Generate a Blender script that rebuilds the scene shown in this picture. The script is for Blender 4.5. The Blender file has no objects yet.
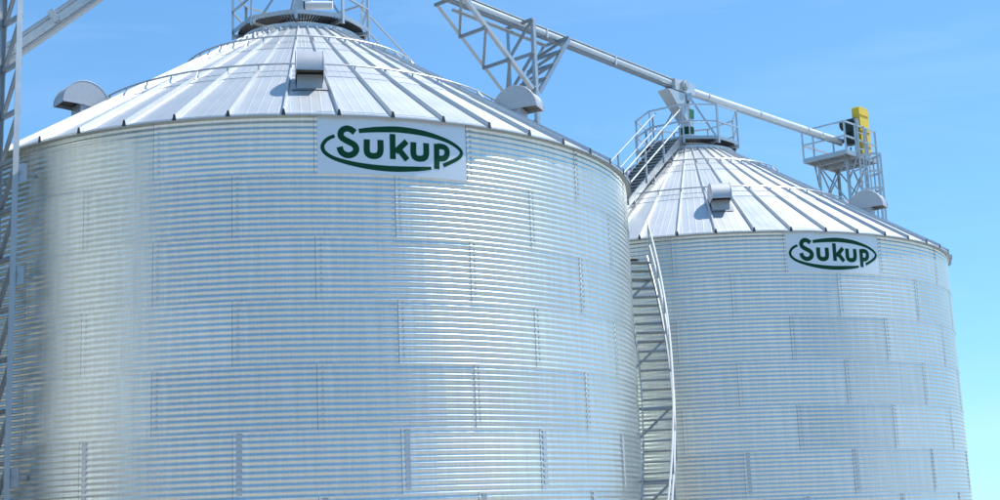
import bpy, math, random
import numpy as np
from mathutils import Vector, Matrix
random.seed(7)
sc = bpy.context.scene
COL = sc.collection

# ------------------------------------------------------------------ camera
CAM_Z = 1.7
PITCH, ROLL, FPX = math.radians(11.274), math.radians(-2.31), 1409.8
cp, sp, cr, sr = math.cos(PITCH), math.sin(PITCH), math.cos(ROLL), math.sin(ROLL)
_rt, _up, _fw = Vector((1, 0, 0)), Vector((0, -sp, cp)), Vector((0, cp, sp))
cam_r = _rt * cr + _up * sr
cam_u = -_rt * sr + _up * cr
cam_d = bpy.data.cameras.new('camera')
cam = bpy.data.objects.new('camera', cam_d); COL.objects.link(cam)
M = Matrix((cam_r, cam_u, -_fw)).transposed().to_4x4()
M.translation = Vector((0, 0, CAM_Z))
cam.matrix_world = M
cam_d.sensor_width = 36.0
cam_d.lens = FPX / 1000.0 * 36.0
cam_d.clip_start = 0.1
cam_d.clip_end = 6000
sc.camera = cam

# ------------------------------------------------------------------ world, sun, exposure
SUN_EL, SUN_AZ = math.radians(60), math.radians(15)      # azimuth measured from +X towards +Y
w = bpy.data.worlds.new('World'); sc.world = w; w.use_nodes = True
nt = w.node_tree; nt.nodes.clear()
out = nt.nodes.new('ShaderNodeOutputWorld'); bg = nt.nodes.new('ShaderNodeBackground')
sky = nt.nodes.new('ShaderNodeTexSky'); sky.sky_type = 'NISHITA'; sky.sun_disc = False
sky.sun_elevation = SUN_EL
sky.sun_rotation = math.pi / 2 - SUN_AZ
sky.air_density = 1.0; sky.dust_density = 0.15; sky.ozone_density = 2.0; sky.altitude = 200
bg.inputs['Strength'].default_value = 0.15
hs = nt.nodes.new('ShaderNodeMix'); hs.data_type = 'RGBA'; hs.blend_type = 'MULTIPLY'; hs.inputs[0].default_value = 1.0; hs.inputs[7].default_value = (0.61, 1.05, 1.42, 1)
gm_ = nt.nodes.new('ShaderNodeGamma'); gm_.inputs['Gamma'].default_value = 0.7
nt.links.new(sky.outputs[0], gm_.inputs[0]); nt.links.new(gm_.outputs[0], hs.inputs[6]); 
tcw = nt.nodes.new('ShaderNodeTexCoord'); mpw = nt.nodes.new('ShaderNodeMapping'); mpw.inputs['Scale'].default_value = (1.2, 1.2, 5.0); mpw.inputs['Rotation'].default_value = (0.3, 0.25, 0.4)
nw = nt.nodes.new('ShaderNodeTexNoise'); nw.inputs['Scale'].default_value = 3.0; nw.inputs['Detail'].default_value = 9; nw.inputs['Roughness'].default_value = 0.62; nw.inputs['Distortion'].default_value = 0.8
rw_ = nt.nodes.new('ShaderNodeMapRange'); rw_.inputs['From Min'].default_value = 0.48; rw_.inputs['From Max'].default_value = 0.85; rw_.inputs['To Max'].default_value = 0.16
mw = nt.nodes.new('ShaderNodeMix'); mw.data_type = 'RGBA'; mw.inputs[7].default_value = (4.2, 5.0, 5.6, 1)
nt.links.new(tcw.outputs['Generated'], mpw.inputs[0]); nt.links.new(mpw.outputs[0], nw.inputs['Vector']); nt.links.new(nw.outputs[0], rw_.inputs[0])
nt.links.new(rw_.outputs[0], mw.inputs[0]); nt.links.new(hs.outputs[2], mw.inputs[6]); nt.links.new(mw.outputs[2], bg.inputs[0]); nt.links.new(bg.outputs[0], out.inputs[0])
sd = bpy.data.lights.new('sun', 'SUN'); sd.energy = 3.8; sd.angle = math.radians(0.53); sd.color = (1.0, 0.97, 0.925)
so = bpy.data.objects.new('sun', sd); COL.objects.link(so)
sdir = Vector((math.cos(SUN_EL) * math.cos(SUN_AZ), math.cos(SUN_EL) * math.sin(SUN_AZ), math.sin(SUN_EL)))
so.rotation_euler = sdir.to_track_quat('Z', 'Y').to_euler()
so.location = (30, -10, 40)
sc.view_settings.view_transform = 'Standard'; sc.view_settings.look = 'None'
sc.view_settings.exposure = 0.62; sc.view_settings.gamma = 1.0; sc.view_settings.use_curve_mapping = False
sc.render.engine = 'CYCLES'
sc.cycles.sample_clamp_indirect = 5.0; sc.cycles.blur_glossy = 1.0

# ------------------------------------------------------------------ mesh helpers
class MB:
    def __init__(s): s.v = []; s.f = []
    def add(s, vs, fs):
        n = len(s.v); s.v += [tuple(p) for p in vs]; s.f += [tuple(i + n for i in f) for f in fs]
    def box(s, lo, hi):
        x0, y0, z0 = lo; x1, y1, z1 = hi
        s.add([(x0,y0,z0),(x1,y0,z0),(x1,y1,z0),(x0,y1,z0),(x0,y0,z1),(x1,y0,z1),(x1,y1,z1),(x0,y1,z1)],
              [(0,3,2,1),(4,5,6,7),(0,1,5,4),(1,2,6,5),(2,3,7,6),(3,0,4,7)])
    def bar(s, a, b, wd, ht, up=(0, 0, 1)):
        a, b = Vector(a), Vector(b); d = (b - a).normalized(); u = Vector(up)
        if abs(d.dot(u)) > 0.98: u = Vector((1, 0, 0))
        x = d.cross(u).normalized(); y = x.cross(d).normalized()
        c = [x * (i * wd / 2) + y * (j * ht / 2) for i, j in ((-1,-1),(1,-1),(1,1),(-1,1))]
        s.add([a + q for q in c] + [b + q for q in c],
              [(0,1,2,3),(7,6,5,4),(4,5,1,0),(5,6,2,1),(6,7,3,2),(7,4,0,3)])
    def angle(s, a, b, wd, th, d1, d2):
        """angle iron: two thin flanges meeting on the line a-b, pointing along d1 and d2"""
        a, b = Vector(a), Vector(b); d = (b - a).normalized()
        d1 = Vector(d1); d1 = (d1 - d * d1.dot(d)).normalized(); d2 = Vector(d2); d2 = (d2 - d * d2.dot(d)).normalized()
        prof = [(0,0),(wd,0),(wd,th),(th,th),(th,wd),(0,wd)]
        P = [d1 * i + d2 * j for i, j in prof]; n = 6
        s.add([a + q for q in P] + [b + q for q in P],
              [(i, (i+1)%n, (i+1)%n+n, i+n) for i in range(n)] + [(0,3,2,1),(0,5,4,3),(6,7,8,9),(6,9,10,11)])
    def tube(s, pts, r, n=8, caps=True, closed=False):
        pts = [Vector(p) for p in pts]; m = len(pts); rings = []
        ref = Vector((0, 0, 1))
        for i in range(m):
            if closed: d = (pts[(i+1) % m] - pts[i-1]).normalized()
            else: d = (pts[min(i+1, m-1)] - pts[max(i-1, 0)]).normalized()
            u = ref if abs(d.dot(ref)) < 0.97 else Vector((1, 0, 0))
            x = d.cross(u).normalized(); y = x.cross(d).normalized()
            rings.append([pts[i] + (x * math.cos(t) + y * math.sin(t)) * r for t in (2*math.pi*k/n for k in range(n))])
        vs = [p for rg in rings for p in rg]; fs = []
        for i in range(m if closed else m - 1):
            j = (i + 1) % m
            for k in range(n):
                fs.append((i*n+k, i*n+(k+1)%n, j*n+(k+1)%n, j*n+k))
        if caps and not closed:
            fs.append(tuple(range(n))[::-1]); fs.append(tuple((m-1)*n+k for k in range(n)))
        s.add(vs, fs)
    def lathe(s, prof, n=96, a0=0.0, a1=2*math.pi):
        """profile (radius, z) swept round the z axis"""
        full = abs(a1 - a0 - 2*math.pi) < 1e-6
        k = len(prof); m = n if full else n + 1
        vs = []
        for i in range(m):
            t = a0 + (a1 - a0) * i / n
            for r, z in prof: vs.append((r*math.cos(t), r*math.sin(t), z))
        fs = []
        for i in range(n):
            j = (i + 1) % m
            for q in range(k - 1):
                fs.append((i*k+q, j*k+q, j*k+q+1, i*k+q+1))
        s.add(vs, fs)
    def mesh(s, name, mat, smooth=False):
        me = bpy.data.meshes.new(name); me.from_pydata(s.v, [], s.f); me.update()
        me.materials.append(mat)
        if smooth:
            me.polygons.foreach_set('use_smooth', [True] * len(me.polygons))
        return me
    def build(s, name, mat, parent=None, smooth=False):
        return link(name, s.mesh(name, mat, smooth), parent)
def link(name, me, parent=None, loc=None, rz=None):
    o = bpy.data.objects.new(name, me); COL.objects.link(o)
    if parent is not None: o.parent = parent
    if loc is not None: o.location = loc
    if rz is not None: o.rotation_euler = (0, 0, rz)
    return o
def thing(name, label, cat, loc=(0, 0, 0), group=None):
    o = bpy.data.objects.new(name, None); COL.objects.link(o); o.location = loc
    o['label'] = label; o['category'] = cat; o.empty_display_size = 0.5
    if group: o['group'] = group
    return o
def part(name, parent, loc=(0, 0, 0), rz=0.0, label=None):
    """a part that only carries sub-parts"""
    o = bpy.data.objects.new(name, None); COL.objects.link(o); o.parent = parent
    o.location = loc; o.rotation_euler = (0, 0, rz)
    if label: o['label'] = label
    return o
def smooth_by_angle(me, deg=35):
    me.polygons.foreach_set('use_smooth', [True] * len(me.polygons))
    try: me.set_sharp_from_angle(angle=math.radians(deg))
    except Exception: pass
def pol(r, az, z=0.0): return Vector((r*math.cos(az), r*math.sin(az), z))
R_ = math.radians

# ------------------------------------------------------------------ materials
def newmat(name):
    m = bpy.data.materials.new(name); m.use_nodes = True
    t = m.node_tree; b = t.nodes['Principled BSDF']
    return m, t, b
def node(t, kind, **kw):
    n = t.nodes.new(kind)
    for k, v in kw.items(): setattr(n, k, v)
    return n
def galvanised(name, base, rough, metal=1.0, var=0.06, rvar=0.08, scale=3.0, streak=0.0, spangle=0.05, bump=0.0):
    m, t, b = newmat(name)
    tc = node(t, 'ShaderNodeTexCoord'); oi = node(t, 'ShaderNodeObjectInfo')
    n1 = node(t, 'ShaderNodeTexNoise'); n1.inputs['Scale'].default_value = scale; n1.inputs['Detail'].default_value = 6
    vo = node(t, 'ShaderNodeTexVoronoi'); vo.inputs['Scale'].default_value = 45
    mp = node(t, 'ShaderNodeMapping'); mp.inputs['Scale'].default_value = (6, 6, 0.25)
    n2 = node(t, 'ShaderNodeTexNoise'); n2.inputs['Scale'].default_value = 2.5; n2.inputs['Detail'].default_value = 4
    t.links.new(tc.outputs['Object'], n1.inputs['Vector']); t.links.new(tc.outputs['Object'], vo.inputs['Vector'])
    t.links.new(tc.outputs['Object'], mp.inputs['Vector']); t.links.new(mp.outputs[0], n2.inputs['Vector'])
    def math_(op, a, bb, c=None):
        q = node(t, 'ShaderNodeMath', operation=op)
        for i, x in enumerate((a, bb, c)):
            if x is None: continue
            if hasattr(x, 'links'): t.links.new(x, q.inputs[i])
            else: q.inputs[i].default_value = x
        return q.outputs[0]
    sep = node(t, 'ShaderNodeSeparateColor'); t.links.new(vo.outputs['Color'], sep.inputs[0])
    v = math_('MULTIPLY_ADD', oi.outputs['Random'], 2*var, 1 - var)
    v = math_('MULTIPLY_ADD', math_('SUBTRACT', n1.outputs[0], 0.5), 2*var, v)
    v = math_('MULTIPLY_ADD', math_('SUBTRACT', sep.outputs[0], 0.5), 2*spangle, v)
    v = math_('MULTIPLY_ADD', math_('SUBTRACT', n2.outputs[0], 0.5), -2*streak, v)
    mix = node(t, 'ShaderNodeVectorMath', operation='SCALE')
    mix.inputs[0].default_value = base; t.links.new(v, mix.inputs['Scale'])
    t.links.new(mix.outputs[0], b.inputs['Base Color'])
    b.inputs['Metallic'].default_value = metal
    r = math_('MULTIPLY_ADD', math_('SUBTRACT', oi.outputs['Random'], 0.5), rvar, rough)
    r = math_('MULTIPLY_ADD', math_('SUBTRACT', n1.outputs[0], 0.5), rvar, r)
    t.links.new(r, b.inputs['Roughness'])
    if bump:
        bp = node(t, 'ShaderNodeBump'); bp.inputs['Strength'].default_value = bump; bp.inputs['Distance'].default_value = 0.01
        t.links.new(n1.outputs[0], bp.inputs['Height']); t.links.new(bp.outputs[0], b.inputs['Normal'])
    return m
def painted(name, col, rough=0.45, var=0.08, scale=6.0, metal=0.0):
    return galvanised(name, col, rough, metal=metal, var=var, rvar=0.1, scale=scale, spangle=0.0, streak=0.04)

M_WALL = galvanised('galvanised_wall', (0.755, 0.76, 0.69), 0.31, metal=0.93, var=0.06, rvar=0.05, scale=1.2, streak=0.16, spangle=0.05, bump=0.12)
M_SIGN = galvanised('sign_sheet', (0.78, 0.77, 0.75), 0.34, metal=0.3, var=0.02, rvar=0.05, spangle=0.01)
M_ROOF = galvanised('galvanised_roof', (0.59, 0.605, 0.60), 0.42, metal=0.5, var=0.03, rvar=0.10, scale=1.5, streak=0.09, spangle=0.03, bump=0.10)
M_DSTEEL = galvanised('dark_steel', (0.30, 0.32, 0.33), 0.5, metal=0.6, var=0.12, scale=5, streak=0.1)  # darker steel tone for braces, treads and flanges
M_STEEL = galvanised('galvanised_steel', (0.44, 0.46, 0.47), 0.42, metal=0.75, var=0.10, rvar=0.15, scale=5, streak=0.08)
M_RAIL = galvanised('pale_rail', (0.56, 0.58, 0.58), 0.40, metal=0.6, var=0.06, rvar=0.1, scale=5)
M_PALE = galvanised('pale_tube', (0.66, 0.685, 0.68), 0.42, metal=0.4, var=0.08, rvar=0.1, scale=4, streak=0.06)
M_VENT = galvanised('vent_metal', (0.46, 0.47, 0.48), 0.46, metal=0.45, var=0.05, rvar=0.1, scale=3, streak=0.05)
M_DARK = painted('dark_screen', (0.10, 0.085, 0.07), 0.8)
M_GREEN = painted('sign_green', (0.005, 0.062, 0.026), 0.55, var=0.04)
M_GREEN.node_tree.nodes['Principled BSDF'].inputs['Specular IOR Level'].default_value = 0.15
M_BOLT = galvanised('bolt_steel', (0.55, 0.56, 0.56), 0.55, metal=0.7)
M_GRATE_SHADE = galvanised('grating_and_shade', (0.07, 0.072, 0.075), 0.6, metal=0.5)  # platform grating; also the painted shade of rib ends and a conveyor gap
M_SEAL_SHADE = painted('sealant_and_lap_shade', (0.32, 0.33, 0.33), 0.7)
M_YELLOW = painted('guard_yellow', (0.80, 0.55, 0.03), 0.4)
M_BLACK = painted('motor_dark_green', (0.012, 0.03, 0.022), 0.45)
M_STICK = painted('spout_green', (0.03, 0.17, 0.08), 0.5)
M_CONC = painted('concrete', (0.36, 0.35, 0.33), 0.9, var=0.1, scale=3)
M_WHITE = painted('white_paint', (0.78, 0.78, 0.76), 0.5, var=0.03)
def ground_mat():
    m, t, b = newmat('gravel')
    tc = node(t, 'ShaderNodeTexCoord'); n1 = node(t, 'ShaderNodeTexNoise'); n1.inputs['Scale'].default_value = 0.12; n1.inputs['Detail'].default_value = 10
    vo = node(t, 'ShaderNodeTexVoronoi'); vo.inputs['Scale'].default_value = 24
    cr_ = node(t, 'ShaderNodeValToRGB')
    cr_.color_ramp.elements[0].position = 0.32; cr_.color_ramp.elements[0].color = (0.25, 0.255, 0.25, 1)
    cr_.color_ramp.elements[1].position = 0.7; cr_.color_ramp.elements[1].color = (0.40, 0.405, 0.40, 1)
    t.links.new(tc.outputs['Object'], n1.inputs['Vector']); t.links.new(tc.outputs['Object'], vo.inputs['Vector'])
    t.links.new(n1.outputs[0], cr_.inputs[0]); t.links.new(cr_.outputs[0], b.inputs['Base Color'])
    b.inputs['Roughness'].default_value = 0.95
    bp = node(t, 'ShaderNodeBump'); bp.inputs['Distance'].default_value = 0.02; t.links.new(vo.outputs[0], bp.inputs['Height']); t.links.new(bp.outputs[0], b.inputs['Normal'])
    return m

# ------------------------------------------------------------------ ground
g = MB(); S = 2500
g.add([(-S, -S, 0), (S, -S, 0), (S, S, 0), (-S, S, 0)], [(0, 1, 2, 3)])
go = g.build('ground', ground_mat()); go['kind'] = 'structure'

# ------------------------------------------------------------------ grain bins
RB = 7.287            # wall radius
RING = 1.1176         # height of one wall ring
NR = 8                # rings
PITCHC = RING / 11    # corrugation
AMP = 0.0096
EAVE_R = RB + 0.085
SLOPE = 4.70 / EAVE_R
RCOL = 1.30           # where the roof sheets stop at the peak collar
DA = R_(22.5); DAS = R_(21.65)

def sheet_mesh():
    """one corrugated wall sheet about the bin axis, centred on azimuth 0, bottom at z=0"""
    per = 8; rows = 11 * per; cols = 9; ov = R_(0.45)
    m = MB(); vs = []
    for j in range(rows + 1):
        z = RING * j / rows - 0.012 * (1 - j / rows)
        c = AMP * math.cos(2 * math.pi * j / per)
        lap = 0.0035 * (1 - j / rows)
        for i in range(cols + 1):
            a = -DA/2 - ov + (DA + 2*ov) * i / cols
            e = 0.004 * (1 - i / cols)
            vs.append(pol(RB + c + lap + e, a, z))
    fs = []
    for j in range(rows):
        for i in range(cols):
            q = j*(cols+1)+i; fs.append((q, q+1, q+cols+2, q+cols+1))
    m.add(vs, fs)
    # sheet edge (left side and bottom) so that the lap shows as a step
    n0 = len(m.v); ev = []; ef = []
    for j in range(rows + 1):
        p = Vector(vs[j*(cols+1)]); ev += [p, p - Vector((p.x, p.y, 0)).normalized() * 0.006]
    for j in range(rows): ef.append((2*j, 2*j+2, 2*j+3, 2*j+1))
    m.add(ev, ef)
    # mastic bead along the lap, its grey also drawing the lap's shadow line
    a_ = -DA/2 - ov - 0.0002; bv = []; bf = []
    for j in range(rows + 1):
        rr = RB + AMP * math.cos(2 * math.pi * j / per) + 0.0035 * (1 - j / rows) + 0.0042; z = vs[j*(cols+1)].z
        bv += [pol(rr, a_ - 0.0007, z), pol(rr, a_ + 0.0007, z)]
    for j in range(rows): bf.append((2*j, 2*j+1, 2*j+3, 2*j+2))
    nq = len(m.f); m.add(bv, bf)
    me = m.mesh('wall_sheet', M_WALL, True); me.materials.append(M_SEAL_SHADE)
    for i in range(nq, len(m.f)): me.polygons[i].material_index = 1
    return me
SHEET = sheet_mesh()

def flat_sheet_mesh():
    m = MB(); ov = R_(0.1); cols = 24; vs = []
    for z in (-0.01, RING * 0.25, RING * 0.5, RING * 0.75, RING + 0.01):
        for i in range(cols + 1): vs.append(pol(RB + 0.020, -DAS/2 - ov + (DAS + 2*ov) * i / cols, z))
    n = cols + 1
    fs = [(r*n+i, r*n+i+1, (r+1)*n+i+1, (r+1)*n+i) for r in range(4) for i in range(cols)]
    m.add(vs, fs)
    for side in (0, cols):
        a = -DAS/2 - ov + (DAS + 2*ov) * side / cols
        m.add([pol(RB+0.020, a, -0.01), pol(RB+0.020, a, RING+0.01), pol(RB-0.012, a, RING+0.01), pol(RB-0.012, a, -0.01)], [(0,1,2,3)])
    m.add([pol(r, -DAS/2 - ov + (DAS+2*ov)*i/cols, -0.01) for i in range(cols+1) for r in (RB+0.020, RB-0.012)],
          [(2*i, 2*i+1, 2*i+3, 2*i+2) for i in range(cols)])
    return m.mesh('sign_sheet', M_SIGN, True)
SIGN = flat_sheet_mesh()

# lettering and oval: strokes in sheet coordinates (fraction of the sheet's width, metres above its bottom)
WID = DAS * RB
def resample(pts, n):
    P = np.array(pts, float); d = np.r_[0, np.cumsum(np.hypot(*np.diff(P, axis=0).T))]
    tt = np.linspace(0, d[-1], n)
    # Catmull-Rom through the points
    Q = np.vstack([2*P[0]-P[1], P, 2*P[-1]-P[-2]]); o = []
    for t in tt:
        k = min(int(np.searchsorted(d, t, side='right')) - 1, len(P) - 2); k = max(k, 0)
        u = (t - d[k]) / max(d[k+1]-d[k], 1e-9); a, b, c, e = Q[k], Q[k+1], Q[k+2], Q[k+3]
        o.append(0.5*((2*b)+(-a+c)*u+(2*a-5*b+4*c-e)*u*u+(-a+3*b-3*c+e)*u**3))
    return np.array(o)
def stroke(m, pts, width, n=24, lift=0.004, curve=True):
    P = [(x * WID, y) for x, y in pts]
    P = resample(P, n) if curve else np.array(P, float)
    if not curve:
        P = np.array([P[0] + (P[-1]-P[0])*k/6 for k in range(7)]); n = 7
    T = np.gradient(P, axis=0); T /= np.hypot(*T.T)[:, None]; N = np.stack([-T[:, 1], T[:, 0]], -1)
    Wd = np.interp(np.linspace(0, 1, n), np.linspace(0, 1, len(width)), width) if hasattr(width, '__len__') else np.full(n, width)
    vs = []
    for p_, nn, ww in zip(P, N, Wd):
        for sgn in (-1, 1):
            q = p_ + nn * sgn * ww / 2
            a = -DAS/2 + q[0] / RB
            vs.append(pol(RB + 0.020 + lift, a, q[1])); vs.append(pol(RB + 0.0202, a, q[1]))
    fs = []
    for i in range(n - 1):
        a, b = 4*i, 4*i+4
        fs += [(a, b, b+2, a+2), (a+1, a, a+2, a+3), (a, a+1, b+1, b), (a+2, b+2, b+3, a+3)][0:1] + [(a, a+1, b+1, b), (a+2, b+2, b+3, a+3)]
    m.add(vs, fs)
L_S = [(.2365,.752),(.2096,.804),(.1807,.819),(.1533,.778),(.1438,.70),(.1569,.637),(.1926,.581),(.2285,.527),(.2434,.452),(.2319,.374),(.1999,.33),(.1685,.343),(.1463,.393),(.1361,.479)]
L_U1 = [(.3133,.632),(.3120,.42),(.3248,.352),(.3565,.330),(.3870,.355),(.4012,.431),(.4025,.632)]
L_K = ([(.484,.755),(.4825,.291)], [(.579,.635),(.501,.425)], [(.519,.492),(.5795,.291)])
L_U2 = [(.6249,.630),(.6236,.417),(.6365,.347),(.6670,.330),(.6984,.355),(.7121,.431),(.7133,.630)]
L_P = ([(.788,.635),(.785,.165)], [(.792,.592),(.8319,.592),(.8582,.556),(.8633,.48),(.850,.398),(.8238,.368),(.800,.366)])
O_1 = [(.2622,.781),(.3174,.803),(.3823,.822),(.496,.843),(.5575,.842),(.6348,.829),(.7134,.805),(.7831,.768),(.8541,.72),(.9054,.666),(.9466,.601),(.9701,.529),(.9638,.461),(.933,.386),(.8797,.306),(.8325,.241)]
O_2 = [(.7458,.172),(.6664,.142),(.5502,.118),(.4933,.112),(.4412,.112),(.3488,.126),(.2576,.158),(.1676,.21),(.0963,.275),(.0477,.357),(.0285,.438),(.0298,.515),(.049,.592),(.0761,.645),(.1059,.677)]
def letter_meshes():
    out_ = []
    for pts in (L_S, L_U1, L_K, L_U2, L_P):
        m = MB()
        if isinstance(pts, tuple):
            for q, st in enumerate(pts):
                stroke(m, st, 0.106, n=16, lift=0.004 + 0.0012*q, curve=len(st) > 2)
        else: stroke(m, pts, 0.112, n=44)
        out_.append(m.mesh('letter', M_GREEN))
    m = MB(); stroke(m, O_1, [.08,.10,.112,.112,.105,.09,.07,.065,.07,.07], n=60)
    m2 = MB(); stroke(m2, O_2, [.055,.09,.105,.105,.095,.08,.068,.07,.062], n=60)
    return out_, [m.mesh('oval_band', M_GREEN), m2.mesh('oval_band', M_GREEN)]
LETTERS, OVALS = letter_meshes()

def roof_z(rho): return (EAVE_R - rho) * SLOPE
def roof_panel_mesh(r0, r1, lift0, lift1):
    """one roof panel section between two ribs, with low stiffening beads; az centred on 0"""
    m = MB(); ha = R_(3.75); n = 30; rows = (r0, r0 - 0.02, (r0 + r1)/2, r1)
    vs = []
    beads = [-0.36, -0.18, 0.0, 0.18, 0.36]
    # columns of constant across position on the wide end, clipped towards the rib
    for r in rows:
        f = (r0 - r) / (r0 - r1); lift = lift0 + (lift1 - lift0) * f
        half = r * math.tan(ha); wide = r0 * math.tan(ha)
        ys = []
        for b in beads:
            y = b * wide / 0.475
            ys += [y - 0.018, y - 0.006, y + 0.006, y + 0.018]
        ys = [-wide] + ys + [wide]
        for k, y in enumerate(ys):
            bead = 0.0 if k in (0, len(ys)-1) else (0.0028 if ((k-1) % 4) in (1, 2) else 0.0)
            yy = max(-half, min(half, y))
            if abs(y) > half: bead = 0.0
            vs.append((r, yy, roof_z(math.hypot(r, yy)) + lift + bead))
    nc = len(ys)
    fs = [(j*nc+i, j*nc+i+1, (j+1)*nc+i+1, (j+1)*nc+i) for j in range(len(rows)-1) for i in range(nc-1)]
    fs = [f[::-1] for f in fs]
    m.add(vs, fs)
    # front lip of the lap
    m.add([vs[i] for i in range(nc)] + [(vs[i][0], vs[i][1], vs[i][2] - 0.022) for i in range(nc)],
          [(i, i+nc, i+nc+1, i+1) for i in range(nc-1)])
    return m.mesh('roof_panel', M_ROOF)
R1, R2 = 5.15, 3.15
PANELS = [roof_panel_mesh(EAVE_R + 0.03, R1 - 0.06, 0.0, 0.0), roof_panel_mesh(R1, R2 - 0.06, 0.014, 0.006), roof_panel_mesh(R2, RCOL, 0.020, 0.012)]
def rib_mesh():
    m = MB(); a, b = EAVE_R + 0.04, RCOL + 0.02
    prof = [(-0.034, 0.0), (-0.012, 0.092), (0.012, 0.092), (0.034, 0.0)]
    vs = [(r, y * k, roof_z(r) + h * k + 0.004) for r, k in ((a, 1.0), (b, 0.72)) for y, h in prof]
    m.add(vs, [(0,4,5,1),(1,5,6,2),(2,6,7,3),(0,1,2,3),(7,6,5,4)])
    return m.mesh('roof_rib', M_ROOF)
RIB = rib_mesh()
def rib_cap_mesh():
    m = MB(); a = EAVE_R + 0.042; z = roof_z(a)
    m.add([(a,-0.038,z-0.012),(a,0.038,z-0.012),(a,0.016,z+0.098),(a,-0.016,z+0.098),
           (a+0.012,-0.038,z-0.02),(a+0.012,0.038,z-0.02),(a+0.012,0.016,z+0.092),(a+0.012,-0.016,z+0.092)],
          [(4,5,6,7),(0,4,7,3),(1,2,6,5),(2,3,7,6)])
    return m.mesh('end_cap', M_GRATE_SHADE)  # near-black colour stands in for the shade on the rib ends
CAP = rib_cap_mesh()

def vent_parts():
    """roof vent about its own base: +X outwards, Y along the tangent, Z up. returns hood, neck, screen meshes"""
    r, wd, h = 0.49, 0.255, 0.19
    hood = MB(); n = 16
    arc = [(r*math.cos(math.pi*k/n), h + r*math.sin(math.pi*k/n)) for k in range(n+1)]
    arc = arc + [(-r, h - 0.06)]
    vs = [(x, y, z) for x, z in arc for y in (-wd, wd)]
    hood.add(vs, [(2*i, 2*i+2, 2*i+3, 2*i+1)[::-1] for i in range(len(arc)-1)])
    for y in (-wd - 0.002, wd + 0.002):
        k = len(arc); hood.add([(x, y, z) for x, z in arc] + [(0.0, y, h)], [tuple(range(k))])
        hood.bar((r, y, h + 0.005), (0.02, y, h + 0.005), 0.012, 0.03)
    hood.bar((r, -wd, h + 0.01), (r, wd, h + 0.01), 0.012, 0.04)          # folded lip
    # seam flange on the curve edges
    for y in (-wd, wd):
        hood.tube([(x*1.008, y, h + (z-h)*1.008) for x, z in arc[:-1]], 0.010, 4, caps=False)
    neck = MB()
    x0, x1, w2 = -0.40, 0.12, 0.235
    def rz(x): return -x * SLOPE - 0.03
    neck.add([(x0,-w2,rz(x0)),(x1,-w2,rz(x1)),(x1,w2,rz(x1)),(x0,w2,rz(x0)),(x0,-w2,h+.02),(x1,-w2,h+.02),(x1,w2,h+.02),(x0,w2,h+.02)],
             [(0,1,5,4),(1,2,6,5),(2,3,7,6),(3,0,4,7)])
    fl = 0.10
    neck.add([(x0-fl,-w2-fl,rz(x0-fl)+.05),(x1+fl,-w2-fl,rz(x1+fl)+.05),(x1+fl,w2+fl,rz(x1+fl)+.05),(x0-fl,w2+fl,rz(x0-fl)+.05)], [(0,1,2,3)])
    scr = MB()
    scr.add([(x1,-wd+.01,h+.06),(r-.01,-wd+.01,h+.06),(r-.01,wd-.01,h+.06),(x1,wd-.01,h+.06)], [(3,2,1,0)])
    hm = hood.mesh('hood', M_VENT); smooth_by_angle(hm, 30)
    return hm, neck.mesh('neck', M_VENT), scr.mesh('screen', M_DARK)
VENT = vent_parts()

def ngon(r, n, a0, z): return [pol(r, a0 + 2*math.pi*k/n, z) for k in range(n)]
ZP = 4.08              # platform height above the eave
def build_platform(b, ze, face, z_rel=ZP, rout=1.58, open_at=None, braces=True):
    pf = part('peak_platform', b, (0, 0, ze + z_rel))
    n = 9; a0 = face + R_(-5)
    V = ngon(rout, n, a0, 0)
    # grating: bearing bars and cross rings
    gm = MB()
    for k in range(120):
        a = 2*math.pi*k/120
        gm.bar(pol(1.0, a, 0.015), pol(1.455, a, 0.015), 0.02, 0.045)
    for r in (1.02, 1.10, 1.18, 1.26, 1.34, 1.42):
        gm.tube([pol(r, 2*math.pi*k/48, 0.02) for k in range(48)], 0.012, 4, closed=True)
    gm.build('grating', M_GRATE_SHADE, pf)
    tb = MB()
    for k in range(n):
        p, q = V[k], V[(k+1) % n]
        tb.bar(p + Vector((0, 0, 0.05)), q + Vector((0, 0, 0.05)), 0.02, 0.10)
    tb.build('toe_board', M_STEEL, pf)
    for k in range(n):
        fr = MB(); fr.bar(pol(1.05, a0 + 2*math.pi*k/n, -0.045), V[k]*0.98 + Vector((0, 0, -0.045)), 0.05, 0.08)
        fr.build('bracket', M_STEEL, pf)
    for k in range(n):
        m = MB(); p = V[k]*1.012
        m.angle(p + Vector((0,0,-0.13)), p + Vector((0,0,1.08)), 0.055, 0.008, (-p.x, -p.y, 0), (-p.y, p.x, 0)); m.build('post', M_RAIL, pf)
    for z, nm in ((1.07, 'top_rail'), (0.55, 'mid_rail')):
        m = MB()
        for k in range(n):
            if open_at is not None and k == open_at: continue
            m.bar(V[k] + Vector((0,0,z)), V[(k+1)%n] + Vector((0,0,z)), 0.04, 0.045)
        m.build(nm, M_RAIL, pf)
    return pf

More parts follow.
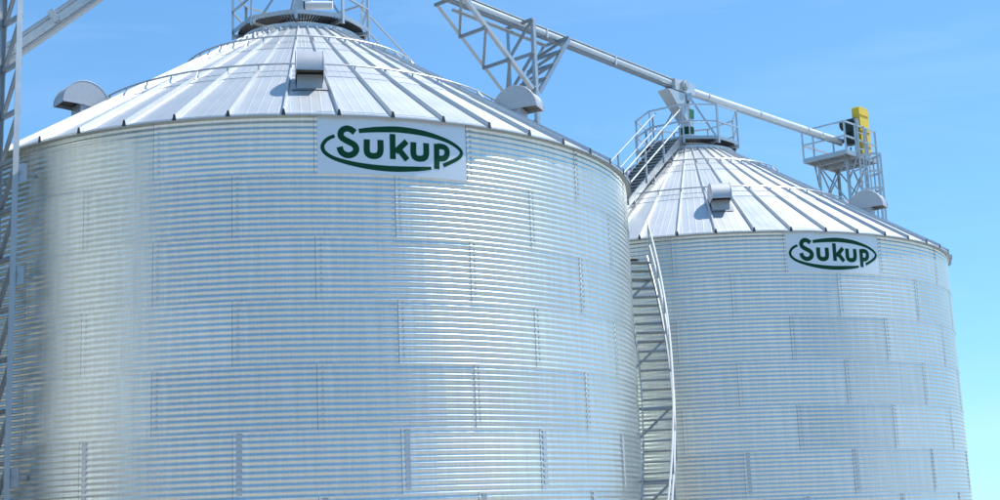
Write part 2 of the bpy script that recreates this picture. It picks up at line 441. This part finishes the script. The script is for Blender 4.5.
def roof_stair(b, ze, az, label=None, r_low=EAVE_R - 0.1, wide=0.78, rail_at=(0, 1)):
    st = part('roof_stair', b, (0, 0, ze), az, label)
    lo = Vector((r_low, 0, roof_z(r_low) + 0.24)); hi = Vector((1.45, 0, ZP + 0.02))
    for s in (-1, 1):
        m = MB(); m.bar(lo + Vector((0, s*wide/2, 0)), hi + Vector((0, s*wide/2, 0)), 0.04, 0.18); m.build('stringer', M_STEEL, st)
    nt_ = int((hi - lo).length / 0.26)
    tm = MB(); tm.box((-0.12, -wide/2 + 0.025, -0.018), (0.12, wide/2 - 0.025, 0.018)); tme = tm.mesh('tread', M_DSTEEL)
    for k in range(nt_):
        p = lo.lerp(hi, (k + 0.5) / nt_); link('tread', tme, st, p + Vector((0, 0, 0.03)))
    for s in (-1, 1):
        y = s * (wide/2 + 0.03)
        for h, nm in ((0.95, 'handrail'), (0.50, 'mid_rail')):
            m = MB(); m.tube([lo + Vector((0, y, h)), hi + Vector((0, y, h))], 0.022, 6); m.build(nm, M_RAIL, st)
        for k in range(5):
            p = lo.lerp(hi, 0.04 + 0.92 * k / 4); m = MB(); m.bar(p + Vector((0, y, -0.05)), p + Vector((0, y, 0.96)), 0.045, 0.045); m.build('post', M_STEEL, st)
    for k in range(4):
        p = lo.lerp(hi, 0.1 + 0.75 * k / 3); zr_ = roof_z(p.x)
        m = MB()
        for s in (-1, 1):
            m.bar((p.x, s*wide/2, zr_ + 0.02), (p.x, s*wide/2, p.z), 0.04, 0.04)
        m.bar((p.x + 0.02, -wide/2 - 0.05, zr_ + 0.06), (p.x + 0.02, wide/2 + 0.05, zr_ + 0.06), 0.05, 0.05)
        m.build('support', M_STEEL, st)
    return st

def build_bin(cx, cy, ztop, rib0, seam_odd, sign_label, label, vent0, vent_r, stair_az, group, platform_open=None):
    base = ztop - NR * RING
    b = thing('grain_bin', label, 'grain bin', (cx, cy, 0), group)
    face = math.atan2(-cy, -cx)
    m = MB(); m.lathe([(0.01, base), (RB + 0.22, base), (RB + 0.24, base - 0.03), (RB + 0.24, -0.2)], 96); m.build('foundation', M_CONC, b)
    # wall sheets
    for k in range(NR):                                 # k=0 is the top ring
        off = seam_odd if k % 2 == 0 else seam_odd + R_(11.25)
        for i in range(16):
            a = off + DA/2 + i * DA
            z = ztop - (k + 1) * RING
            if k == 0 and i == 0:
                sg = link('sign_sheet', SIGN, b, (0, 0, z), a - (DA - DAS)/2 + R_(0.12)); sg['label'] = sign_label
                for me in LETTERS: link('letter', me, sg)
                for me in OVALS: link('oval_band', me, sg)
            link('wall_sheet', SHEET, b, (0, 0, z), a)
    # bolts down the seams
    m = MB()
    for k in range(NR):
        off = seam_odd if k % 2 == 0 else seam_odd + R_(11.25)
        for i in range(16):
            a = off + i * DA
            for j in range(11):
                z = ztop - (k + 1) * RING + (j + 0.5 if j else 1.0) * PITCHC
                for da in ((0.005, ) if k < 5 else (0.0028, 0.012)):
                    p = pol(RB + 0.004, a + da, z); n_ = pol(1, a + da); t_ = Vector((-n_.y, n_.x, 0)); u_ = Vector((0, 0, 1))
                    q = 0.011
                    vs = [p + t_*q*math.cos(x) + u_*q*math.sin(x) + n_*h for h in (-0.006, 0.012) for x in (0, 1.57, 3.14, 4.71)]
                    m.add(vs, [(4,5,6,7),(0,1,5,4),(1,2,6,5),(2,3,7,6),(3,0,4,7)])
    o = m.build('seam_bolts', M_BOLT, b); o['kind'] = 'stuff'
    # cover strips on the heavy lower rings
    sm = MB()
    sm.add([pol(RB + 0.013, x, z) for z in (0.06, RING - 0.04) for x in (0.0006, 0.0135)] + [pol(RB - 0.01, x, z) for z in (0.06, RING - 0.04) for x in (0.0006, 0.0135)],
           [(0,1,3,2),(0,2,6,4),(1,5,7,3),(2,3,7,6),(0,4,5,1)])
    sme = sm.mesh('lap_strip', M_RAIL)
    for k in (5, 6, 7):
        off = seam_odd if k % 2 == 0 else seam_odd + R_(11.25)
        for i in range(16): link('lap_strip', sme, b, (0, 0, ztop - (k + 1) * RING), off + i * DA)
    ze = ztop - 0.045
    # eave angle and drip edge
    m = MB(); m.lathe([(RB - 0.05, ze - 0.012), (EAVE_R - 0.012, ze - 0.012), (EAVE_R + 0.004, ze - 0.045), (EAVE_R + 0.012, ze - 0.045), (EAVE_R + 0.016, ze + 0.0), (RB - 0.05, ze + 0.02)], 144)
    m.build('eave_trim', M_ROOF, b)
    for q in range(3):
        for k in range(48):
            link('roof_panel', PANELS[q], b, (0, 0, ze), rib0 + R_(7.5) * (k + 0.5))
    for k in range(48):
        rb = link('roof_rib', RIB, b, (0, 0, ze), rib0 + R_(7.5) * k)
        link('end_cap', CAP, rb)
    # safety rings with clips
    for rr in (4.80, 2.68):
        m = MB(); zz = ze + roof_z(rr) + 0.15
        m.tube([pol(rr, 2*math.pi*k/120, zz) for k in range(120)], 0.020, 5, closed=True)
        for k in range(48):
            a = rib0 + R_(7.5) * k
            m.bar(pol(rr, a, zz), pol(rr, a, ze + roof_z(rr) + 0.05), 0.018, 0.03)
            if k % 2 == 0: m.tube([pol(rr, a, zz), pol(rr + 0.20, a + R_(0.6), ze + roof_z(rr + 0.20) + 0.03)], 0.009, 4)
        m.build('safety_ring', M_STEEL, b)
    # peak collar and lid
    zc = ze + roof_z(RCOL)
    m = MB(); m.lathe([(RCOL + 0.10, zc - 0.045), (RCOL + 0.10, zc + 0.06), (RCOL + 0.02, zc + 0.075), (1.04, zc + 0.085), (1.02, zc + 0.2), (0.55, zc + 0.42), (0.30, zc + 0.55), (0.30, zc + 0.70), (0.01, zc + 0.70)], 48)
    cm = m.build('peak_collar', M_ROOF, b); smooth_by_angle(cm.data, 25)
    build_platform(b, ze, face, open_at=platform_open)
    for k in range(6):
        a = vent0 + R_(60) * k; rr = vent_r[0] if k == 0 else vent_r[1]
        v = part('roof_vent', b, pol(rr, a, ze + roof_z(rr)), a)
        link('hood', VENT[0], v); link('neck', VENT[1], v); link('screen', VENT[2], v)
    roof_stair(b, ze, stair_az)
    return b, ze, face

C1, C2 = Vector((-4.409, 31.144, 0)), Vector((5.970, 42.343, 0))
Z1, Z2 = 7.399 + CAM_Z, 7.267 + CAM_Z
bin1, ZE1, F1 = build_bin(C1.x, C1.y, Z1, R_(-77.0), R_(-80.0), 'flat pale sheet with green oval and lettering under the eave',
    'galvanised corrugated grain bin standing right beside the lattice mast, overlapping the other bin', R_(-80.6), (5.85, 5.27), R_(45), 'galvanised grain bins')
bin2, ZE2, F2 = build_bin(C2.x, C2.y, Z2, R_(-78.8), R_(-79.8), 'flat pale sheet with green oval and lettering under the eave',
    'corrugated grain bin with open steel stair up its roof and conveyor spout at its peak', R_(-91.0), (5.95, 5.42), R_(-119.5), 'galvanised grain bins')

# ------------------------------------------------------------------ curved wall stair on the first bin
def wall_stair(b):
    st = part('wall_stair', b, (0, 0, 0), 0.0, 'curved steel stair climbing the wall in the gap between the bins')
    azs = R_(-5.9); r0, r1 = RB + 0.10, RB + 0.72
    def az(z): return azs + R_((z - CAM_Z - 2.6) * 4.8)
    zs, zt = 0.25, Z1 - 1.35
    n = int((zt - zs) / 0.225)
    for k in range(n + 1):
        z = zs + (zt - zs) * k / n; a = az(z); m = MB(); h = 0.115 / RB
        m.add([pol(r, a + s, z + d) for d in (-0.014, 0.014) for r, s in ((r0, -h), (r1, -h), (r1, h), (r0, h))],
              [(0,3,2,1),(4,5,6,7),(0,1,5,4),(1,2,6,5),(2,3,7,6),(3,0,4,7)])
        m.build('tread', M_DSTEEL, st)
    def ribbon(r, zoff, ht, th):
        m = MB(); K = 36; vs = []
        for k in range(K + 1):
            z = zs - 0.1 + (zt - zs + 0.2) * k / K; a = az(z)
            for rr, dz in ((r - th/2, -ht/2), (r + th/2, -ht/2), (r + th/2, ht/2), (r - th/2, ht/2)): vs.append(pol(rr, a, z + zoff + dz))
        fs = [(4*k+i, 4*k+(i+1)%4, 4*k+4+(i+1)%4, 4*k+4+i) for k in range(K) for i in range(4)] + [(3,2,1,0), (4*K, 4*K+1, 4*K+2, 4*K+3)]
        m.add(vs, fs); return m
    for r in (r0 - 0.02, r1 + 0.02): ribbon(r, 0.0, 0.20, 0.03).build('stringer', M_STEEL, st)
    for h, nm in ((1.0, 'handrail'), (0.52, 'mid_rail')):
        m = MB(); m.tube([pol(r1 + 0.05, az(z), z + h) for z in np.linspace(zs, zt, 40)], 0.021, 6); m.build(nm, M_WHITE, st)
    for k in range(9):
        z = zs + 0.1 + (zt - zs - 0.2) * k / 8; a = az(z); m = MB(); m.bar(pol(r1 + 0.045, a, z - 0.1), pol(r1 + 0.045, a, z + 1.0), 0.04, 0.04); m.build('post', M_STEEL, st)
    for k in range(5):
        z = zs + 0.9 + (zt - zs - 1.2) * k / 4; a = az(z); m = MB()
        m.bar(pol(r1, a, z - 0.12), pol(RB + 0.01, a, z - 0.75), 0.05, 0.05)
        m.bar(pol(r1, a + 0.012, z - 0.14), pol(RB + 0.01, a + 0.012, z - 0.14), 0.05, 0.06)
        m.build('bracket', M_STEEL, st)
    zl = zt + 0.1; a0_, a1_ = az(zt), R_(52)
    m = MB(); K = 14
    m.add([pol(r, a0_ + (a1_ - a0_)*k/K, zl + d) for k in range(K+1) for r, d in ((r0, -.04), (RB + .5, -.04), (RB + .5, .0), (r0, .0))],
          [(4*k+i, 4*k+(i+1)%4, 4*k+4+(i+1)%4, 4*k+4+i) for k in range(K) for i in range(4)])
    m.build('landing', M_STEEL, st)
wall_stair(bin1)

# ------------------------------------------------------------------ conveyors
D = (C2 - C1).normalized(); LB = (C2 - C1).length; SIDE = Vector((D.y, -D.x, 0))       # SIDE points to the camera side
ZC = 13.34 + CAM_Z
def on(s, z=ZC, off=0.0): q = C1 + D * s + SIDE * off; return Vector((q.x, q.y, z))
def onc(s, dz=0.0, off=0.0): return on(s, ZC + dz + 0.58 * max(0.0, LB - s) / LB, off)     # the first conveyor falls slightly
cv = thing('drag_conveyor', 'pale enclosed conveyor running over the bins to the spout above the far roof peak', 'conveyor', on(0, 0), None)
def wrel(root, p): return Vector(p) - root.location
def cbuild(mb, name, mat, root, smooth=False):
    mb.v = [tuple(Vector(p) - root.location) for p in mb.v]; return mb.build(name, mat, root, smooth)
m = MB(); m.tube([onc(-1.2), onc(LB + 0.15)], 0.112, 16); o = cbuild(m, 'trough', M_PALE, cv); smooth_by_angle(o.data)
m = MB(); m.bar(onc(-1.2, 0.115), onc(LB + 0.15, 0.115), 0.22, 0.03); cbuild(m, 'cover', M_PALE, cv)
m = MB(); m.bar(onc(-1.2, -0.135), onc(LB + 0.1, -0.135), 0.14, 0.05); cbuild(m, 'bottom_flange', M_DSTEEL, cv)
for s in np.arange(-0.5, LB - 0.5, 3.05):
    m = MB(); m.bar(onc(s, -0.01), onc(s + 0.05, -0.01), 0.25, 0.27); cbuild(m, 'flange', M_PALE, cv)
m = MB(); m.bar(onc(5.3, -0.2, -0.25), onc(9.0, -0.2, -0.25), 0.08, 0.07); cbuild(m, 'side_channel', M_STEEL, cv)
# head box with bearing, and spout down to the peak of the far bin
m = MB(); m.bar(on(LB - 0.75, ZC - 0.03), on(LB + 0.28, ZC - 0.03), 0.40, 0.36); cbuild(m, 'head_box', M_RAIL, cv)
m = MB(); m.tube([on(LB - 0.30, ZC + 0.0, 0.20), on(LB - 0.30, ZC + 0.0, 0.30)], 0.17, 14); cbuild(m, 'bearing', M_BOLT, cv)
m = MB(); m.tube([on(LB - 0.30, ZC + 0.0, 0.30), on(LB - 0.30, ZC + 0.0, 0.33)], 0.10, 12); cbuild(m, 'shaft_cap', M_RAIL, cv)
def frustum(a, b, wa, ha, wb, hb):
    m = MB(); vs = []
    for p, ww, hh in ((a, wa, ha), (b, wb, hb)):
        for i, j in ((-1,-1),(1,-1),(1,1),(-1,1)): vs.append(Vector(p) + D*(i*ww/2) + SIDE*(j*hh/2))
    m.add(vs, [(0,3,2,1),(4,5,6,7),(0,1,5,4),(1,2,6,5),(2,3,7,6),(3,0,4,7)]); return m
cbuild(frustum(on(LB - 0.62, ZC - 0.26), on(LB - 0.02, ZC - 1.15), 1.05, 0.42, 0.34, 0.34), 'spout', M_RAIL, cv)
cbuild(frustum(on(LB + 0.0, ZC - 0.72, 0.215), on(LB + 0.02, ZC - 1.0, 0.19), 0.24, 0.02, 0.2, 0.02), 'green_plate', M_STICK, cv)
m = MB(); m.box(tuple(on(LB - 0.12, ZC - 0.36, 0.24) - Vector((.08,.08,.12))), tuple(on(LB - 0.12, ZC - 0.36, 0.24) + Vector((.08,.08,.12)))); cbuild(m, 'switch_box', M_RAIL, cv)
m = MB(); m.tube([on(LB, ZC - 1.15), on(LB, ZE2 + 4.35)], 0.19, 14); o = cbuild(m, 'down_pipe', M_RAIL, cv); smooth_by_angle(o.data)
m = MB(); m.tube([on(LB, ZC - 1.28), on(LB, ZC - 1.52)], 0.215, 14); o = cbuild(m, 'pipe_collar', M_GREEN, cv); smooth_by_angle(o.data)
for s, f in ((-1, -1), (1, -1), (-1, 1), (1, 1)):
    m = MB(); m.bar(on(LB + 0.1*s, ZC - 0.4, 0.18*f), on(LB + 0.95*s, ZE2 + ZP + 0.03, 0.75*f), 0.045, 0.045); cbuild(m, 'stay', M_STEEL, cv)
# spout and gate drum over the first bin
m = MB(); m.tube([on(0, ZC - 0.2), on(0, ZE1 + 4.35)], 0.17, 14); cbuild(m, 'down_pipe', M_RAIL, cv)
q0 = on(0.0, ZE1 + 4.70, 0.62)
m = MB(); m.tube([q0 + Vector((-0.30, 0.0, 0)), q0 + Vector((0.33, 0.0, -0.03))], 0.095, 14); o = cbuild(m, 'gate_drum', M_WHITE, cv); smooth_by_angle(o.data)
m = MB(); m.tube([q0 + Vector((-0.335, 0.0, 0)), q0 + Vector((-0.30, 0.0, 0))], 0.098, 14); cbuild(m, 'drum_cap', M_BLACK, cv)
m = MB(); m.bar(q0 + Vector((-0.17, 0.0, 0.08)), Vector((q0.x - 0.17, q0.y, ZC - 0.2)), 0.09, 0.05); cbuild(m, 'drum_hanger', M_WHITE, cv)
for s, f in ((-1, -1), (1, -1), (-1, 1), (1, 1)):
    m = MB(); m.bar(on(0.1*s, ZC - 0.2, 0.18*f), on(0.95*s, ZE1 + ZP + 0.03, 0.75*f), 0.05, 0.05); cbuild(m, 'stay', M_STEEL, cv)

cv2 = thing('drag_conveyor', 'slim round conveyor from the far roof peak to the drive platform with yellow guard', 'conveyor', on(LB + 0.3, 0), None)
SE = LB + 9.6
m = MB(); m.tube([on(LB + 0.2, ZC - 0.02), on(SE, ZC - 0.02)], 0.118, 14); o = cbuild(m, 'tube', M_PALE, cv2); smooth_by_angle(o.data)
m = MB(); m.bar(on(LB + 0.2, ZC - 0.145), on(SE, ZC - 0.145), 0.07, 0.05); cbuild(m, 'cable_tray', M_STEEL, cv2)
for s in np.arange(LB + 1.2, SE, 3.0):
    m = MB(); m.tube([on(s, ZC - 0.02), on(s + 0.04, ZC - 0.02)], 0.138, 14); cbuild(m, 'flange', M_PALE, cv2)

# inclined conveyor at the mast
A3, B3 = Vector((-22.0, 31.15, 4.0)), Vector((-4.41, 31.15, 16.4))
def fit_incl():
    # passes the two image points given in the survey, in the plane y = 31.15
    def at(px, py):
        d = _fw * FPX + cam_r * (px - 500) + cam_u * (250 - py); return Vector((0, 0, CAM_Z)) + d * (31.15 / d.y)
    global T57
    T57 = at(57, 20); p, q = at(0, 59), at(86, 0); t = (q - p)
    a = p + t * ((p.z - 0.3) / -t.z); b = p + t * ((-4.9 - p.x) / t.x); return a, b
A3, B3 = fit_incl()
d3 = (B3 - A3).normalized(); up3 = Vector((0, -1, 0)).cross(d3) * -1
up3 = d3.cross(Vector((0, 1, 0))) * -1
if up3.z < 0: up3 = -up3
ic = thing('inclined_conveyor', 'steep inclined conveyor with twin tubes rising behind the lattice mast', 'conveyor', (A3.x, A3.y, 0))
Yv = Vector((0, 1, 0))
def along(t, u=0.0, y=0.0): return A3 + d3 * t + up3 * u + Yv * y
LI = (B3 - A3).length
TC = (T57 - A3).dot(d3) - 0.08
m = MB(); m.bar(along(0, -0.07), along(LI, -0.07), 0.36, 0.20, up3); cbuild(m, 'trough', M_RAIL, ic)
m = MB(); m.bar(along(0, 0.055), along(LI, 0.055), 0.10, 0.05, up3); cbuild(m, 'gap_shade_bar', M_GRATE_SHADE, ic)  # dark bar drawn for the shaded gap between trough and tube
m = MB(); m.tube([along(0, 0.155), along(LI, 0.155)], 0.08, 10); o = cbuild(m, 'return_tube', M_RAIL, ic); smooth_by_angle(o.data)
m = MB(); m.bar(along(0, -0.21, -0.12), along(LI, -0.21, -0.12), 0.05, 0.04, up3); cbuild(m, 'bottom_rail', M_STEEL, ic)
for t in np.arange(TC % 2.6, LI, 2.6):
    m = MB(); m.bar(along(t, 0.03, -0.03), along(t + 0.16, 0.03, -0.03), 0.40, 0.32, up3); cbuild(m, 'joint_clamp', M_RAIL, ic)

# ------------------------------------------------------------------ V shaped conveyor support standing between the bins
sup = thing('conveyor_support', 'galvanised V shaped truss frame standing between the bins under the conveyor', 'support frame', on(LB/2, 0))
HW = 0.50; SB = LB/2; ZB = 11.60 + CAM_Z
def ladder(s_top, s_bot, z_top, z_bot, n, name, wd=0.11, zig=True):
    for f in (-1, 1):
        m = MB(); a, b = on(s_bot, z_bot, f*HW), on(s_top, z_top, f*HW)
        m.angle(a, b, wd, 0.012, SIDE * -f, D); cbuild(m, 'chord', M_STEEL, sup)
    for k in range(n + 1):
        t = k / n; s = s_bot + (s_top - s_bot)*t; z = z_bot + (z_top - z_bot)*t
        if k:
            m = MB(); m.bar(on(s, z - 0.02, -HW + 0.012), on(s, z - 0.02, HW - 0.012), 0.075, 0.075); cbuild(m, 'cross_bar', M_DSTEEL, sup)
        if k < n and zig:
            t2 = (k + 1)/n; s2 = s_bot + (s_top - s_bot)*t2; z2 = z_bot + (z_top - z_bot)*t2
            f = -1
            m = MB(); m.bar(on(s, z, f*(HW - 0.014)), on(s2, z2, -f*(HW - 0.014)), 0.065, 0.065); cbuild(m, 'brace', M_DSTEEL, sup)
ladder(SB - 2.75, SB - 0.12, ZC + 0.29, ZB, 3, 'left')
ladder(SB, SB, ZC + 0.30, 0.0, 16, 'mid', 0.11)
ladder(SB + 1.5, SB + 0.12, ZC + 0.13, ZB, 4, 'right')

# ------------------------------------------------------------------ drive tower behind the second bin
tw = thing('drive_tower', 'steel service tower with railed platform, caged ladder, dark motor and yellow guard', 'tower', on(SE + 0.2, 0))
ZF = ZC - 0.74
def tp(x, y, z): return on(SE + 0.2 + x, z, y)
PX0, PX1, PY0, PY1 = -1.45, 0.75, -0.85, 0.85
for x in (-0.95, 0.45):
    for y in (-0.6, 0.6):
        m = MB(); m.angle(tp(x, y, 0), tp(x, y, ZF - 0.06), 0.09, 0.012, D * (1 if x < 0 else -1), SIDE * (1 if y < 0 else -1)); cbuild(m, 'leg', M_STEEL, tw)
nb = 7
for k in range(nb):
    za, zb_ = ZF - 0.1 - k*1.75, ZF - 0.1 - (k + 1)*1.75
    for (xa, ya), (xb, yb) in (((-0.95,-0.6),(0.45,-0.6)), ((-0.95,0.6),(0.45,0.6)), ((-0.95,-0.6),(-0.95,0.6)), ((0.45,-0.6),(0.45,0.6))):
        m = MB(); m.bar(tp(xa, ya, za), tp(xb, yb, zb_), 0.045, 0.045); cbuild(m, 'brace', M_DSTEEL, tw)
        m = MB(); m.bar(tp(xb, yb, za), tp(xa, ya, zb_), 0.04, 0.04); cbuild(m, 'brace', M_DSTEEL, tw)
        m = MB(); m.bar(tp(xa, ya, zb_), tp(xb, yb, zb_), 0.055, 0.055); cbuild(m, 'strut', M_STEEL, tw)
m = MB()
for k in range(34):
    x = PX0 + (PX1 - PX0)*(k + 0.5)/34; m.bar(tp(x, PY0, ZF), tp(x, PY1, ZF), 0.03, 0.03)
for y in np.linspace(PY0 + 0.1, PY1 - 0.1, 8): m.bar(tp(PX0, y, ZF - 0.012), tp(PX1, y, ZF - 0.012), 0.02, 0.02)
cbuild(m, 'platform_grating', M_DSTEEL, tw)
m = MB(); cs = [(PX0,PY0),(PX1,PY0),(PX1,PY1),(PX0,PY1)]
for i in range(4): m.bar(tp(*cs[i], ZF - 0.03), tp(*cs[(i+1)%4], ZF - 0.03), 0.05, 0.16)
for x in (-0.75, 0.0): m.bar(tp(x, PY0, ZF - 0.09), tp(x, PY1, ZF - 0.09), 0.06, 0.1)
cbuild(m, 'platform_frame', M_STEEL, tw)
for x, y in ((PX0,PY0),(PX0,PY1),(-0.7,PY1),(-0.7,PY0),(0.1,PY1),(PX1,PY0),(PX1,PY1)):
    m = MB(); m.bar(tp(x, y, ZF - 0.1), tp(x, y, ZF + 1.1), 0.06, 0.06); cbuild(m, 'rail_post', M_RAIL, tw)
for z, nm in ((1.08, 'top_rail'), (0.55, 'mid_rail')):
    for (xa, ya), (xb, yb) in (((PX0,PY0),(PX0,PY1)), ((PX0,PY1),(PX1,PY1)), ((PX0,PY0),(PX1,PY0))):
        m = MB(); m.bar(tp(xa, ya, ZF + z), tp(xb, yb, ZF + z), 0.05, 0.06); cbuild(m, nm, M_RAIL, tw)
for y in (PY1, PY0):
    m = MB(); m.bar(tp(PX0 + 0.75, y, ZF - 0.1), tp(PX0 + 0.5, y*0.7, ZF - 0.95), 0.05, 0.05); cbuild(m, 'knee_brace', M_STEEL, tw)
m = MB(); m.bar(tp(0.45, 0.6, ZF - 0.2), tp(PX0 + 0.1, PY1, ZF - 0.8), 0.05, 0.05); cbuild(m, 'knee_brace', M_STEEL, tw)
# yellow belt guard: tall slab with folded flange and ribs, slightly tilted
def guard():
    m = MB(); h0, h1, hw, th = ZF + 0.22, ZF + 1.98, 0.33, 0.15
    prof = [(-hw, h0), (hw, h0), (hw, h1 - 0.10), (hw - 0.08, h1), (-hw + 0.04, h1), (-hw, h1 - 0.05)]; n = len(prof)
    cx_ = 0.42
    vs = [tp(cx_ + x, 0.52 + y, z) for y in (-th, th) for x, z in prof]
    m.add(vs, [tuple(range(n))[::-1], tuple(range(n, 2*n))] + [(i, (i+1)%n, (i+1)%n+n, i+n) for i in range(n)])
    cbuild(m, 'belt_guard', M_YELLOW, tw)
    for z in (h0 + 0.3, h0 + 0.85, h1 - 0.3):
        m = MB(); m.bar(tp(cx_ - hw + 0.03, 0.52 + th + 0.012, z), tp(cx_ + hw - 0.03, 0.52 + th + 0.012, z), 0.03, 0.03); cbuild(m, 'guard_rib', M_YELLOW, tw)
guard()
m = MB(); m.tube([tp(-0.14, 0.05, ZF + 1.32), tp(-0.14, 0.62, ZF + 1.32)], 0.19, 12); m.bar(tp(-0.30, 0.42, ZF + 1.42), tp(-0.30, 0.42, ZF + 0.95), 0.2, 0.2)
m.bar(tp(-0.14, 0.3, ZF + 0.55), tp(-0.14, 0.3, ZF + 1.2), 0.34, 0.28); cbuild(m, 'motor', M_BLACK, tw)
m = MB(); m.tube([tp(-0.14, 0.62, ZF + 1.32), tp(-0.14, 0.68, ZF + 1.32)], 0.15, 12); cbuild(m, 'fan_cover', M_DSTEEL, tw)
m = MB(); m.tube([tp(-0.32, 0.32, ZF + 0.72), tp(0.06, 0.32, ZF + 0.72)], 0.17, 12); cbuild(m, 'gearbox', M_BLACK, tw)
m = MB()
for x in (-0.3, 0.0): m.bar(tp(x, 0.25, ZF), tp(x, 0.25, ZF + 0.5), 0.06, 0.06)
cbuild(m, 'motor_stand', M_STEEL, tw)
# caged ladder on the side away from the conveyor
YL = PY1 + 0.07
for x in (-0.66, -0.20):
    m = MB(); m.bar(tp(x, YL, 0.05), tp(x, YL, ZF + 1.1), 0.06, 0.06); cbuild(m, 'ladder_rail', M_RAIL, tw)
for z in np.arange(0.4, ZF + 0.9, 0.3):
    m = MB(); m.bar(tp(-0.66, YL, z), tp(-0.20, YL, z), 0.03, 0.03); cbuild(m, 'ladder_rung', M_RAIL, tw)
hoop = [(-0.43 - 0.36*math.cos(t), YL + 0.66*math.sin(t)) for t in np.linspace(0, math.pi, 11)]
for z in np.arange(ZF - 0.1 - 0.62*14, ZF + 0.1, 0.62):
    m = MB()
    for i in range(10): m.bar(tp(*hoop[i], z), tp(*hoop[i+1], z), 0.015, 0.08)
    cbuild(m, 'cage_hoop', M_RAIL, tw)
for i in (1, 2, 4, 5, 6, 8, 9):
    m = MB(); m.bar(tp(*hoop[i], 3.4), tp(*hoop[i], ZF - 0.06), 0.045, 0.045); cbuild(m, 'cage_bar', M_RAIL, tw)

# ------------------------------------------------------------------ lattice mast beside the first bin
ma = Vector((-8.70, 24.82, 0)); e1 = Vector((-0.70, 0.71, 0)); e2 = Vector((-0.71, -0.70, 0)); MS = 0.76
mast = thing('lattice_mast', 'tall galvanised lattice mast bracketed to the bin wall with twin tube conveyor behind it', 'mast', tuple(ma))
cor = [ma, ma + e1*MS]; HM = 16.5
for c, (da, db) in zip(cor, [(e1, e2), (-e1, e2)]):
    m = MB(); m.angle(c, c + Vector((0, 0, HM)), 0.11, 0.012, da, db); cbuild(m, 'leg', M_STEEL, mast)
bay = 0.92
a, b = cor; ins = (b - a).normalized()*0.02
for k in range(int(HM / bay) - 1):
    z0, z1 = k*bay + 0.45, (k + 1)*bay + 0.45
    m = MB(); m.bar(a + ins*3 + Vector((0,0,z0)), b - ins*2 + Vector((0,0,z0)), 0.075, 0.075); cbuild(m, 'strut', M_DSTEEL, mast)
    m = MB(); m.bar(b - ins*2 + Vector((0,0,z0)), a + ins*3 + Vector((0,0,z1)), 0.065, 0.065); cbuild(m, 'brace', M_DSTEEL, mast)
for z in (2.95, 6.55, 8.45):
    m = MB(); c = ma + Vector((0.06, 0.03, z)); m.box(tuple(c - Vector((.085, .012, .17))), tuple(c + Vector((.085, .012, .17)))); cbuild(m, 'gusset_plate', M_STEEL, mast)
    for c in cor:
        t = Vector((c.x - C1.x, c.y - C1.y, 0)); t = t.normalized() * (RB + 0.012) + C1
        m = MB(); m.bar(c + Vector((0,0,z)), Vector((t.x, t.y, z)), 0.08, 0.05); cbuild(m, 'wall_bracket', M_STEEL, mast)

# ------------------------------------------------------------------ slim silo added out of view to put a bright band in the bin wall
sl = thing('unseen_silo', 'unseen slim galvanised silo added for its bright reflection in the bin wall', 'silo', (-16.6, 21.0, 0))
m = MB(); prof = []
NC = 98
for k in range(NC * 8 + 1): prof.append((2.9 + 0.019*math.cos(2*math.pi*k/8), 0.3 + 19.6*k/(NC*8)))
m.lathe(prof, 48); m.build('wall', M_WALL, sl, True)
m = MB(); m.lathe([(3.0, 19.86), (3.0, 19.92), (0.4, 21.2), (0.4, 21.4), (0.01, 21.45)], 32); m.build('roof', M_ROOF, sl)
m = MB(); m.lathe([(0.01, 0.3), (3.3, 0.3), (3.3, -0.2)], 48); m.build('foundation', M_CONC, sl)

# ------------------------------------------------------------------ woodland added left of and behind the viewpoint to darken wall reflections
def leaf_mat():
    m, t, b = newmat('foliage'); tc = node(t, 'ShaderNodeTexCoord'); n1 = node(t, 'ShaderNodeTexNoise'); n1.inputs['Scale'].default_value = 0.8
    c = node(t, 'ShaderNodeValToRGB'); c.color_ramp.elements[0].color = (0.02, 0.035, 0.012, 1); c.color_ramp.elements[1].color = (0.08, 0.11, 0.04, 1)
    t.links.new(tc.outputs['Object'], n1.inputs['Vector']); t.links.new(n1.outputs[0], c.inputs[0]); t.links.new(c.outputs[0], b.inputs['Base Color']); b.inputs['Roughness'].default_value = 0.8
    return m
m = MB(); rw = random.Random(3)
for k in range(162):
    a = R_(135 + 230 * k / 149); rr = 58 + rw.uniform(-5, 8); c = Vector((rr*math.cos(a), rr*math.sin(a), 0))
    h = rw.uniform(8, 12.5); wd = rw.uniform(2.2, 3.4)
    if k >= 150: c = Vector((-35 + rw.uniform(-2, 2), 21 + 2.0*(k - 150), 0)); h = rw.uniform(12, 15); wd = rw.uniform(3.0, 4.0)
    for q in range(70 if k < 150 else 260):
        u = rw.random(); zz = h * (0.12 + 0.88*u); rad = wd * math.sin(math.pi * min(0.98, 0.25 + 0.72*u)) * math.sqrt(rw.random()); t = rw.uniform(0, 6.28)
        p = c + Vector((rad*math.cos(t), rad*math.sin(t), zz)); e = rw.uniform(0.5, 1.0)
        d1 = Vector((rw.gauss(0,1), rw.gauss(0,1), rw.gauss(0,1))).normalized()*e; d2 = d1.cross(Vector((rw.gauss(0,1), rw.gauss(0,1), rw.gauss(0,1)))).normalized()*e
        m.add([p - d1 - d2, p + d1 - d2, p + d1 + d2, p - d1 + d2], [(0, 1, 2, 3)])
o = m.build('unseen_woodland', leaf_mat()); o['kind'] = 'stuff'; o['label'] = 'unseen belt of dark green trees added to darken the bin wall reflections'; o['category'] = 'unseen_woodland'
